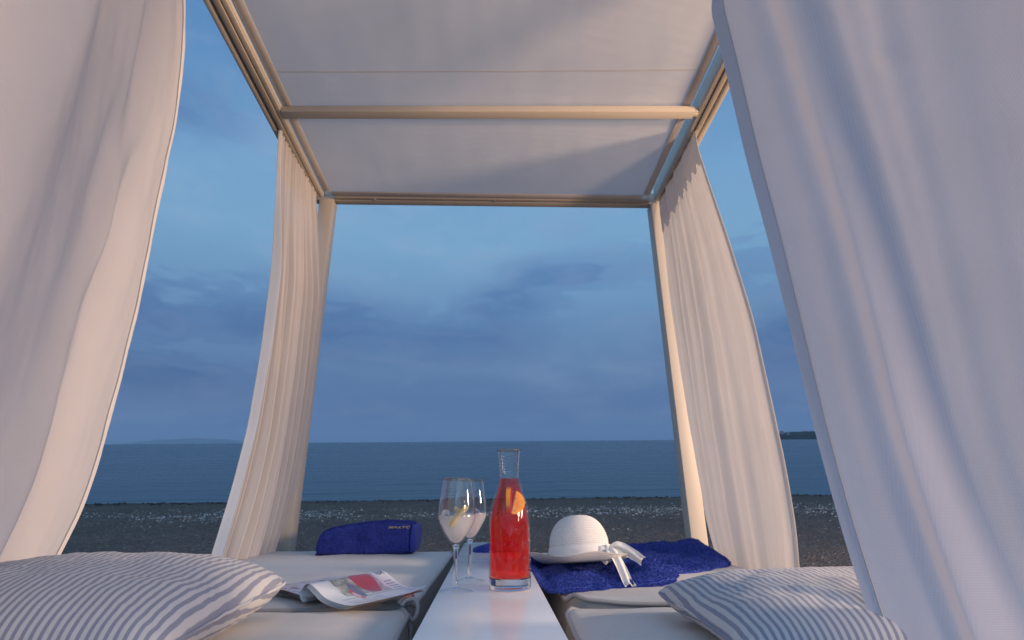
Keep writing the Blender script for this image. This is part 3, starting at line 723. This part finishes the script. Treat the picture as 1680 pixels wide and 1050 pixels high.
for _ in range(1100):
    z = rnd.uniform(.04, .235); a = rnd.gauss(-.75, .62) if rnd.random() < .75 else rnd.uniform(-3.1, 0)
    if N3(a*3, z*30, 5) < -.2: continue
    r = rad_at(z); s = rnd.choice((.0004, .0005, .0006, .0008, .0011)); k = len(V)
    p = Vector((CC[0]+math.cos(a)*r, CC[1]+math.sin(a)*r, CC[2]+z))
    for v in SV: V.append(p+Vector((v.x*s, v.y*s, v.z*s*1.25)))
    F += [tuple(i+k for i in f) for f in SF]
DROP, T = mat('water_drops'); done(T, T.new('ShaderNodeMixShader', {0: .30, 1: T.new('ShaderNodeBsdfTransparent', {0: (.80, .78, .78, 1)}).outputs[0], 2: T.new('ShaderNodeBsdfGlossy', {0: (1, 1, 1, 1), 'Roughness': .06}).outputs[0]}).outputs[0])
o = part('water_drops', (V, F), DROP, t); o['kind'] = 'stuff'
ORG, T = mat('orange_flesh'); n = T.new('ShaderNodeTexVoronoi', {'Vector': objco(T), 'Scale': 160.0}).outputs[0]
done(T, principled(T, T.mix(n, (.90, .24, .015, 1), (.92, .36, .03, 1)), .35, Subsurface_Weight=.3, Subsurface_Radius=(.01, .005, .002)).outputs[0])
RIND, T = mat('orange_rind'); done(T, principled(T, (.90, .33, .02, 1), .4).outputs[0])
OPITH, T = mat('orange_pith'); done(T, principled(T, (.92, .46, .12, 1), .45).outputs[0])
def orange_slice(label, phi, z, r, face_on, half, inset, spin=0., th=.0026):
    # phi: bearing of the slice round the carafe, z: height; it lies against (or edge on to) the sloping shoulder
    rw = rad_at(z); n = Vector((math.sin(phi), -math.cos(phi), 0)); tg = Vector((math.cos(phi), math.sin(phi), 0))
    sl = math.radians(15); up = (Vector((0, 0, 1))*math.cos(sl) - n*math.sin(sl)); nn = n*math.cos(sl)+Vector((0, 0, 1))*math.sin(sl)
    c = Vector(CC)+n*(rw-inset)+Vector((0, 0, z))
    ex, ey, ez = (tg, -nn, up) if face_on else (nn, tg, up)
    if spin:
        q = Matrix.Rotation(spin, 3, ey); ex = q @ ex; ez = q @ ez
    def at(x, y, zz): return c + ex*x + ey*y + ez*zz
    t = thing('orange_slice', label, 'orange slice', tuple(c), 'orange slices in the carafe')
    a0, a1 = (-PI/2, PI/2) if half else (-PI, PI)
    def ring(r0, r1, th):
        n = 26; V = []; F = []
        for i in range(n+1):
            a = a0+(a1-a0)*i/n
            for q, y in ((r0, -th), (r1, -th), (r1, th), (r0, th)): V.append(at(q*math.cos(a), y, q*math.sin(a)))
        for i in range(n):
            for j in range(4): F.append((i*4+j, i*4+(j+1) % 4, (i+1)*4+(j+1) % 4, (i+1)*4+j))
        F.append((0, 1, 2, 3)); F.append(tuple(n*4+j for j in (3, 2, 1, 0))); return V, F
    part('rind', ring(r*.90, r, th*1.04), RIND, t, False)
    part('pith', ring(r*.84, r*.897, th*.96), OPITH, t, False)
    part('membrane', ring(r*.02, r*.838, th*.72), OPITH, t, False)
    m = 4 if half else 8
    for k in range(m):
        s0 = a0+(a1-a0)*(k+.06)/m; s1 = a0+(a1-a0)*(k+.94)/m
        n = 5; V = []; F = []
        for y in (-th, th):
            V.append(at(r*.08*math.cos((s0+s1)/2), y, r*.08*math.sin((s0+s1)/2)))
            for i in range(n+1): a = s0+(s1-s0)*i/n; V.append(at(r*.83*math.cos(a), y, r*.83*math.sin(a)))
        w = n+2
        F.append(tuple(range(w))); F.append(tuple(range(2*w-1, w-1, -1)))
        for i in range(w): F.append((i, (i+1) % w, w+(i+1) % w, w+i))
        part('segment', (V, F), ORG, t, False)
orange_slice('half orange slice seen face on at the right of the carafe', math.radians(14), .192, .0275, True, True, .0042, math.radians(18))
orange_slice('orange slice seen edge on at the middle of the carafe', math.radians(-6), .198, .030, False, False, .0285, 0., .0048)

def fuzz(o, count, ln, m, seed):         # loops of terry pile standing off the cloth
    rnd = random.Random(seed); me = o.data; V = []; F = []
    A = [p.area for p in me.polygons]
    for p in rnd.choices(range(len(A)), weights=A, k=count):
        f = me.polygons[p]; vs = [me.vertices[i].co for i in f.vertices]; a, b, c = vs[0], vs[1], vs[2]
        u, w = rnd.random(), rnd.random()
        if u+w > 1: u, w = 1-u, 1-w
        q = a+(b-a)*u+(c-a)*w; n = f.normal
        d = (n+Vector((rnd.gauss(0, .6), rnd.gauss(0, .6), rnd.gauss(0, .4)))).normalized()*ln*rnd.uniform(.5, 1.3)
        if d.dot(n) < 0: d = -d
        s = n.cross(d); s = (s.normalized() if s.length > 1e-9 else Vector((1, 0, 0)))*ln*.28; k = len(V)
        V += [q-s, q+s, q+d]; F.append((k, k+1, k+2))
    r = mesh_from('pile', V, F, m, False); x = bpy.data.objects.new('pile', r); C.objects.link(x); x.parent = o; x['kind'] = 'stuff'

# ---------------------------------------------------------------- rolled towel with embroidered lettering
t = thing('rolled_towel', 'rolled navy blue towel with gold lettering on the left mattress', 'towel', (-.53, 2.46, -.024))
prof = [(-.20, .004), (-.205, .03), (-.198, .062), (-.182, .088), (-.155, .103), (-.11, .112), (-.05, .120), (.03, .126), (.10, .127), (.16, .124), (.188, .117), (.197, .104), (.199, .06), (.197, .02), (.19, .002), (.0, .001), (-.19, .001)]
pc = catmull([(x, 0, z) for x, z in prof+[prof[0]]], 6)[:-1]
def roll(prc, y0, y1, cx, cz, rnd_=.022, nz=.0050):
    n = len(prc); V = []; F = []; c0 = sum((Vector(p) for p in prc), Vector())/n
    rows = [(y0+rnd_*.9, .55), (y0+rnd_*.35, .80), (y0+.004, .93), (y0, .955), (y0+.006, .985), (y0+.02, 1.0), ((y0+y1)/2, 1.01), (y1-.02, 1.0), (y1-.004, .97), (y1, .93), (y1-.01, .6)]
    rows = [(y0-.001, k*.0614) for k in range(14)] + [(y0, .86), (y0+.003, .935), (y0+.010, .975), (y0+.022, .995), ((y0+y1)/2, 1.0), (y1-.022, .995), (y1-.010, .975), (y1-.002, .93), (y1, .7), (y1, 0)]
    for y, k in rows:
        for p in prc:
            q = c0.lerp(Vector(p), k); zb = q.z
            V.append(Vector((cx+q.x+nz*N3(q.x*30, y*30, q.z*30), y+nz*2*N3(q.x*14, q.z*18, y*9), cz+zb+nz*N3(q.x*25, y*25, 4))))
    for j in range(len(rows)-1):
        for i in range(n): a = j*n+i; b = j*n+(i+1) % n; F.append((a, b, b+n, a+n))
    return V, F
body = part('towel_roll', roll(pc, 2.35, 2.575, -.542, -.0245), BLUE, t)
fuzz(body, 42000, .0045, BLUE, 1)
fl = catmull([(.001, 0, .0), (.012, 0, .004), (.017, 0, .03), (.018, 0, .07), (.016, 0, .10), (.006, 0, .112), (-.002, 0, .10), (-.003, 0, .05), (-.002, 0, .01), (.001, 0, .0)], 5)[:-1]
part('folded_flap', roll(fl, 2.352, 2.57, -.3435, -.0225, .01, .0015), BLUE, t)
tx = bpy.data.curves.new('lettering', 'FONT'); tx.body = 'MAKYC'; tx.size = .0185; tx.shear = .35; tx.extrude = .0006; tx.offset = .0003; tx.space_character = 1.12
to = bpy.data.objects.new('tmp_text', tx); C.objects.link(to)
dg = bpy.context.evaluated_depsgraph_get(); me = bpy.data.meshes.new_from_object(to.evaluated_get(dg)); bpy.data.objects.remove(to)
me.materials.clear(); me.materials.append(GOLD)
M = Matrix.Translation(Vector((-.444, 2.3475, .0780))-BASE[t.name]) @ Matrix.Rotation(math.radians(82), 4, 'X') @ Matrix.Diagonal((1.35, .72, 1, 1))
me.transform(M); o = bpy.data.objects.new('lettering', me); C.objects.link(o); o.parent = body

# ---------------------------------------------------------------- spread towel
def heap(polys, zbase, hfun, n=150, m=70):
    P = catmull([(x, y, 0) for x, y in polys+[polys[0]]], 18)[:-1]; N = len(P); c = sum(P, Vector())/N
    P = [p+(p-c).normalized()*.008*noise.fractal(p*18, .8, 2, 3) for p in P]
    c = sum(P, Vector())/N; V = [None]; F = []
    for j in range(1, m+1):
        r = (j/m)
        for i in range(N):
            p = c.lerp(P[i], r)
            V.append(Vector((p.x, p.y, zbase(p.x, p.y)+hfun(p.x, p.y, r))))
    V[0] = Vector((c.x, c.y, zbase(c.x, c.y)+hfun(c.x, c.y, 0)))
    for i in range(N): F.append((0, 1+i, 1+(i+1) % N))
    for j in range(m-1):
        for i in range(N): a = 1+j*N+i; b = 1+j*N+(i+1) % N; F.append((a, a+N, b+N, b))
    # underside skirt
    k = len(V)
    for i in range(N): p = P[i]*1.0; V.append(Vector((p.x, p.y, zbase(p.x, p.y)-.004)))
    for i in range(N): a = 1+(m-1)*N+i; b = 1+(m-1)*N+(i+1) % N; F.append((a, k+i, k+(i+1) % N, b))
    return V, F
t = thing('spread_towel', 'crumpled royal blue towel spread under the white hat on the right mattress', 'towel', (.45, 1.95, -.044))
def zb(x, y): return -.043+.045*(1-sstep(.10, .165, x))
def edge_r(r, k=9): return 1-r**k
def h_main(x, y, r):
    p = Vector((x, y, 0)); q = .35*x+.94*y
    w = .016*(1-2*abs(math.sin(q*17+3.2*N3(x*3, y*2))))*(.5+.7*N3(x*2.5+4, y*2.5)) + .018*noise.fractal(Vector((x*5, y*13, 2)), .9, 2, 5)+.004*N3(x*40, y*60)
    hump = .050*math.exp(-((x-.90)/.08)**2-((y-2.30)/.16)**2)+.030*math.exp(-((x-.72)/.12)**2-((y-2.38)/.07)**2) + .018*math.exp(-((x-.55)/.1)**2-((y-2.1)/.09)**2)
    return .001+(.017+max(-.010, w)+hump)*math.sqrt(max(0, 1-r**8))
sh1 = part('towel_sheet', heap([(.16, 2.10), (.22, 1.80), (.40, 1.70), (.62, 1.80), (.78, 1.90), (.895, 2.02), (.925, 2.20), (.915, 2.42), (.72, 2.46), (.45, 2.40), (.24, 2.34)], zb, h_main), BLUE2, t)
def h_front(x, y, r):
    w = .015*(1-2*abs(math.sin((y+.12*x)*23+3*N3(x*4, y*3))))*(.4+N3(x*3, y*3)) + .014*noise.fractal(Vector((x*7, y*15, 6)), .9, 2, 5)+.003*N3(x*50, y*60)
    hump = .030*math.exp(-((x-.50)/.06)**2-((y-1.72)/.08)**2)
    return .001+(.026+max(-.014, w)+hump)*math.sqrt(max(0, 1-r**7))
sh2 = part('towel_fold', heap([(.115, 1.72), (.118, 1.60), (.165, 1.535), (.30, 1.555), (.42, 1.575), (.51, 1.60), (.57, 1.68), (.60, 1.80), (.55, 1.92), (.40, 1.96), (.22, 1.98), (.13, 1.95), (.108, 1.85)], zb, h_front), BLUE2, t)
def h_end(x, y, r): return .001+(.020+.010*noise.fractal(Vector((x*9, y*12, 3)), .8, 2, 4))*math.sqrt(max(0, 1-r**5))
part('towel_corner', heap([(-.075, 2.19), (-.055, 2.12), (.02, 2.10), (.10, 2.12), (.20, 2.14), (.22, 2.28), (.08, 2.32), (-.03, 2.30)], zb, h_end), BLUE, t)

fuzz(sh1, 45000, .005, BLUE2, 2); fuzz(sh2, 45000, .0045, BLUE2, 3)

# ---------------------------------------------------------------- sun hat
STRAW, T = mat('woven_white_straw'); oc = objco(T)
z = T.new('ShaderNodeSeparateXYZ', {0: oc}).outputs[2]
n = T.new('ShaderNodeTexNoise', {'Vector': oc, 'Scale': 240.0, 'Detail': 3.0}).outputs[0]
n2 = T.new('ShaderNodeTexNoise', {'Vector': oc, 'Scale': 20.0, 'Detail': 4.0}).outputs[0]
c = T.mix(n2, (.70, .70, .69, 1), (.80, .80, .79, 1))
d = T.new('ShaderNodeBsdfDiffuse', {0: c, 'Normal': bump(T, n, .5, .002)}).outputs[0]; e = T.new('ShaderNodeBsdfTranslucent', {0: c}).outputs[0]
done(T, T.new('ShaderNodeMixShader', {0: .12, 1: d, 2: e}).outputs[0])
SATIN = cloth('white_ribbon', (.82, .83, .82), .2, weave=1500)
HC = Vector((.287, 1.735, .010))
HM = Matrix.Rotation(math.radians(-8), 3, 'X') @ Matrix.Rotation(math.radians(-2), 3, 'Y')
def hat():
    t = thing('sun_hat', 'white woven sun hat with a ribbon bow lying on the blue towel', 'hat', tuple(HC))
    A, B = .095, .100
    def crown(u, v):                     # coiled braid: ridges round the dome
        a = 2*PI*u; q = v
        r = math.cos(max(0, q-.30)/.70*PI/2)**.72 if q > .30 else 1+.03*(1-q/.30)
        zz = .134*(q/.30*.34 if q < .30 else .34+.66*math.sin((q-.30)/.70*PI/2)**1.12)
        rid = .0010*math.sin(q*2*PI*30) if q < .97 else 0
        rr = r+rid/A*(1 if r > .05 else 0)
        x, y = A*rr*math.cos(a), B*rr*math.sin(a)
        x *= 1+.03*N3(math.cos(a)*1.5, math.sin(a)*1.5, q*2)
        return HM @ Vector((x, y, zz)) + HC
    part('crown', grid(72, 176, crown, True), STRAW, t)
    def brim(o):
        def fn(u, v):
            a = 2*PI*u; r = .097+v*.066*(1+.08*math.sin(a*2+.6))
            front = max(0, -math.sin(a)); left = max(0, -math.cos(a)); right = max(0, math.cos(a))
            z = -.002+v*v*(.008+.022*left**2+.006*front+.004*right) - .010*v*(1-v)
            z += .0007*math.sin(v*2*PI*9)+.005*v*v*math.sin(a*4+1)+.002*v*math.sin(a*7)
            return HM @ Vector((r*math.cos(a), r*1.04*math.sin(a), z-o)) + HC
        return fn
    top = grid(96, 36, brim(0), True); bot = grid(96, 36, brim(.0018), True)
    part('brim', join(top, (bot[0], [f[::-1] for f in bot[1]])), STRAW, t)
    def band(u, v):
        a = 2*PI*u; r = .0995*(1.03-.03*v); w = .0012*math.sin(v*11+2*N3(math.cos(a)*3, math.sin(a)*3))
        return HM @ Vector((r*math.cos(a)*A/.0955*1.0+w*math.cos(a), (r+.0045)*math.sin(a)+w*math.sin(a), .001+.040*v)) + HC
    b = part('hat_band', grid(96, 10, band, True), SATIN, t)
    # bow and two ribbon tails at the right front
    def strip(cl, wv, wid, curl, nm):
        pts = catmull(cl, 10); n = len(pts)
        def fn(u, v):
            i = min(n-1, int(round(v*(n-1)))); p = pts[i]; s = Vector(wv).lerp(Vector(curl), v).normalized()
            k = (u-.5)*wid*(.55+.45*sstep(0, .35, v))
            tg = (pts[min(n-1, i+1)]-pts[max(0, i-1)]).normalized(); nn = tg.cross(s)
            notch = .008*(1-abs(u-.5)*2)*(1 if v > .97 else 0)
            return p + s*k + nn*(.0040*math.sin(u*2*PI*1.5+v*4)+.0015*N3(u*5, v*9, wid*99)) - tg*notch
        return part(nm, grid(14, n-1, fn), SATIN, t)
    k = HC
    strip([(k.x+.066, k.y-.078, .045), (k.x+.074, k.y-.096, .050), (k.x+.086, k.y-.108, .036), (k.x+.098, k.y-.125, .006), (k.x+.106, k.y-.155, -.026), (k.x+.110, k.y-.175, -.0385)], (.8, .25, .35), .034, (.9, .2, -.1), 'ribbon_tail')
    strip([(k.x+.070, k.y-.078, .048), (k.x+.092, k.y-.085, .056), (k.x+.118, k.y-.090, .050), (k.x+.150, k.y-.098, .032), (k.x+.172, k.y-.105, .016)], (0, -.5, .8), .034, (.35, -.45, .7), 'ribbon_tail')
    def knot(u, v):
        a = 2*PI*u; bb = PI*(v-.5); r = 1+.16*math.sin(a*3+v*5)+.12*N3(math.cos(a)*2, math.sin(a)*2, v*3)
        return Vector((k.x+.064+.020*r*math.cos(bb)*math.cos(a), k.y-.082+.014*r*math.cos(bb)*math.sin(a), .036+.022*r*math.sin(bb)))
    part('bow_knot', grid(24, 16, knot, True), SATIN, t)
    def lp(u, v):
        a = 2*PI*u; r = .013+.005*math.sin(v*PI)
        return Vector((k.x+.060-.012*v+r*.6*math.cos(a), k.y-.090-.004*math.sin(v*PI), .034+.028*(v-.5)+r*math.sin(a)))
    part('bow_loop', grid(20, 8, lp, True), SATIN, t)
hat()

# ---------------------------------------------------------------- magazine
def magazine():
    t = thing('magazine', 'open magazine with curled pages and a red picture on the left mattress', 'magazine', (-.33, 1.34, -.02))
    PAPER, T = mat('printed_page'); uv = T.new('ShaderNodeTexCoord').outputs['UV']
    sp = T.new('ShaderNodeSeparateXYZ', {0: uv}); u, v = sp.outputs[0], sp.outputs[1]
    def rect(u0, u1, v0, v1):
        a = T.math('MULTIPLY', T.math('GREATER_THAN', u, u0), T.math('LESS_THAN', u, u1)); b = T.math('MULTIPLY', T.math('GREATER_THAN', v, v0), T.math('LESS_THAN', v, v1)); return T.math('MULTIPLY', a, b)
    def blob(cu, cv, ru, rv, amp=.5):
        n = T.new('ShaderNodeTexNoise', {'Vector': uv, 'Scale': 9.0, 'Detail': 3.0}).outputs[0]
        e = T.math('ADD', T.math('POWER', T.math('DIVIDE', T.math('SUBTRACT', u, cu), ru), 2), T.math('POWER', T.math('DIVIDE', T.math('SUBTRACT', v, cv), rv), 2))
        return T.math('LESS_THAN', T.math('ADD', e, T.math('MULTIPLY', n, amp)), 1.0+amp*.5)
    n = T.new('ShaderNodeTexNoise', {'Vector': uv, 'Scale': 14.0, 'Detail': 6.0, 'Roughness': .7}).outputs[0]
    col = (.76, .78, .80, 1)
    pic = T.ramp(n, [(.3, (.12, .14, .10, 1)), (.5, (.36, .40, .34, 1)), (.62, (.62, .60, .55, 1)), (.75, (.72, .74, .74, 1))])
    c = T.mix(rect(.12, .72, .22, .66), col, pic)
    pic2 = T.ramp(n, [(.35, (.30, .28, .32, 1)), (.6, (.60, .57, .60, 1))])
    c = T.mix(rect(.16, .74, .52, .80), c, pic2)
    c = T.mix(blob(.52, .62, .21, .14), c, (.50, .09, .12, 1))
    c = T.mix(blob(.66, .40, .12, .05), c, (.20, .22, .32, 1)); c = T.mix(blob(.72, .34, .09, .04), c, (.66, .12, .12, 1)); c = T.mix(blob(.72, .34, .05, .02), c, (.75, .75, .75, 1))
    ln = T.math('GREATER_THAN', T.math('FRACT', T.math('MULTIPLY', u, 26)), .5)
    tn = T.math('GREATER_THAN', T.new('ShaderNodeTexNoise', {'Vector': T.new('ShaderNodeMapping', {0: uv, 3: (60, 90, 1)}).outputs[0], 'Scale': 1.0}).outputs[0], .46)
    txt = T.math('MULTIPLY', ln, tn)
    for r in ((.10, .16, .60, .78), (.40, .50, .85, .97)): c = T.mix(T.math('MULTIPLY', rect(*r), tn), c, (.03, .04, .10, 1))
    for r in ((.60, .92, .84, .96), (.80, .95, .10, .55), (.22, .36, .02, .18)): c = T.mix(T.math('MULTIPLY', T.math('MULTIPLY', rect(*r), txt), .75), c, (.12, .15, .26, 1))
    c = T.mix(T.math('MULTIPLY', rect(.75, .78, .1, .9), .6), c, (.4, .45, .4, 1))
    done(T, principled(T, c, .32, Specular_IOR_Level=.4).outputs[0])
    e = Vector((.142, .140, .004))
    A = Vector((-.438, 1.332, -.021)); d = Vector((.772, -.632, 0))
    prof = [(.012, .000), (-.002, .006), (-.006, .018), (.004, .029), (.022, .031), (.050, .022), (.085, .009), (.125, .003), (.160, .001), (.186, .003)]
    pr = catmull([(s, z, 0) for s, z in prof], 8); n_ = len(pr)
    def sheet(off, sh_, k):
        def fn(u, v):
            i = min(n_-1, int(round(u*(n_-1)))); p = pr[i]
            q = A + d*(p.x*(1-.02*k)) + e*(v*(1+.02*k)-.01*k) + Vector((0, 0, p.y*(1+.10*v)-off+.0008))
            q.z += .004*v*v*sstep(.5, 1, u)+.0015*N3(u*4, v*4, k)+.006*sstep(.75, 1, v)*sstep(.75, 1, u)*(k == 0)
            return q
        return grid(n_-1, 16, fn)
    def uvs(o, nu, nv):
        l = o.data.uv_layers.new(name='UVMap'); w = nu+1
        for lp in o.data.loops: l.data[lp.index].uv = ((lp.vertex_index % w)/nu, (lp.vertex_index//w)/nv)
    for k in range(4):
        o = part('page', sheet(-.0075+.0022*k, 0, k), PAPER, t); uvs(o, n_-1, 16)
    P2, T2 = mat('printed_left_page'); uv = T2.new('ShaderNodeTexCoord').outputs['UV']
    n = T2.new('ShaderNodeTexNoise', {'Vector': T2.new('ShaderNodeMapping', {0: uv, 3: (5, 22, 1)}).outputs[0], 'Scale': 1.0, 'Detail': 4.0}).outputs[0]
    c = T2.ramp(n, [(.36, (.16, .12, .12, 1)), (.42, (.62, .40, .38, 1)), (.5, (.74, .72, .74, 1)), (.62, (.70, .66, .67, 1)), (.70, (.60, .30, .28, 1))])
    done(T2, principled(T2, c, .35).outputs[0])
    for k in range(3):
        def fn(u, v, k=k):
            q = A + Vector((.012, -.01, 0)) - d*(u*(.225-.02*k)) + e*(v*1.0+.02*k) + Vector((0, 0, .002+.004*(2-k)+.007*math.sin(u*PI)*(3-k)/3))
            return q
        o = part('page', grid(14, 10, fn), P2, t); uvs(o, 14, 10)
magazine()
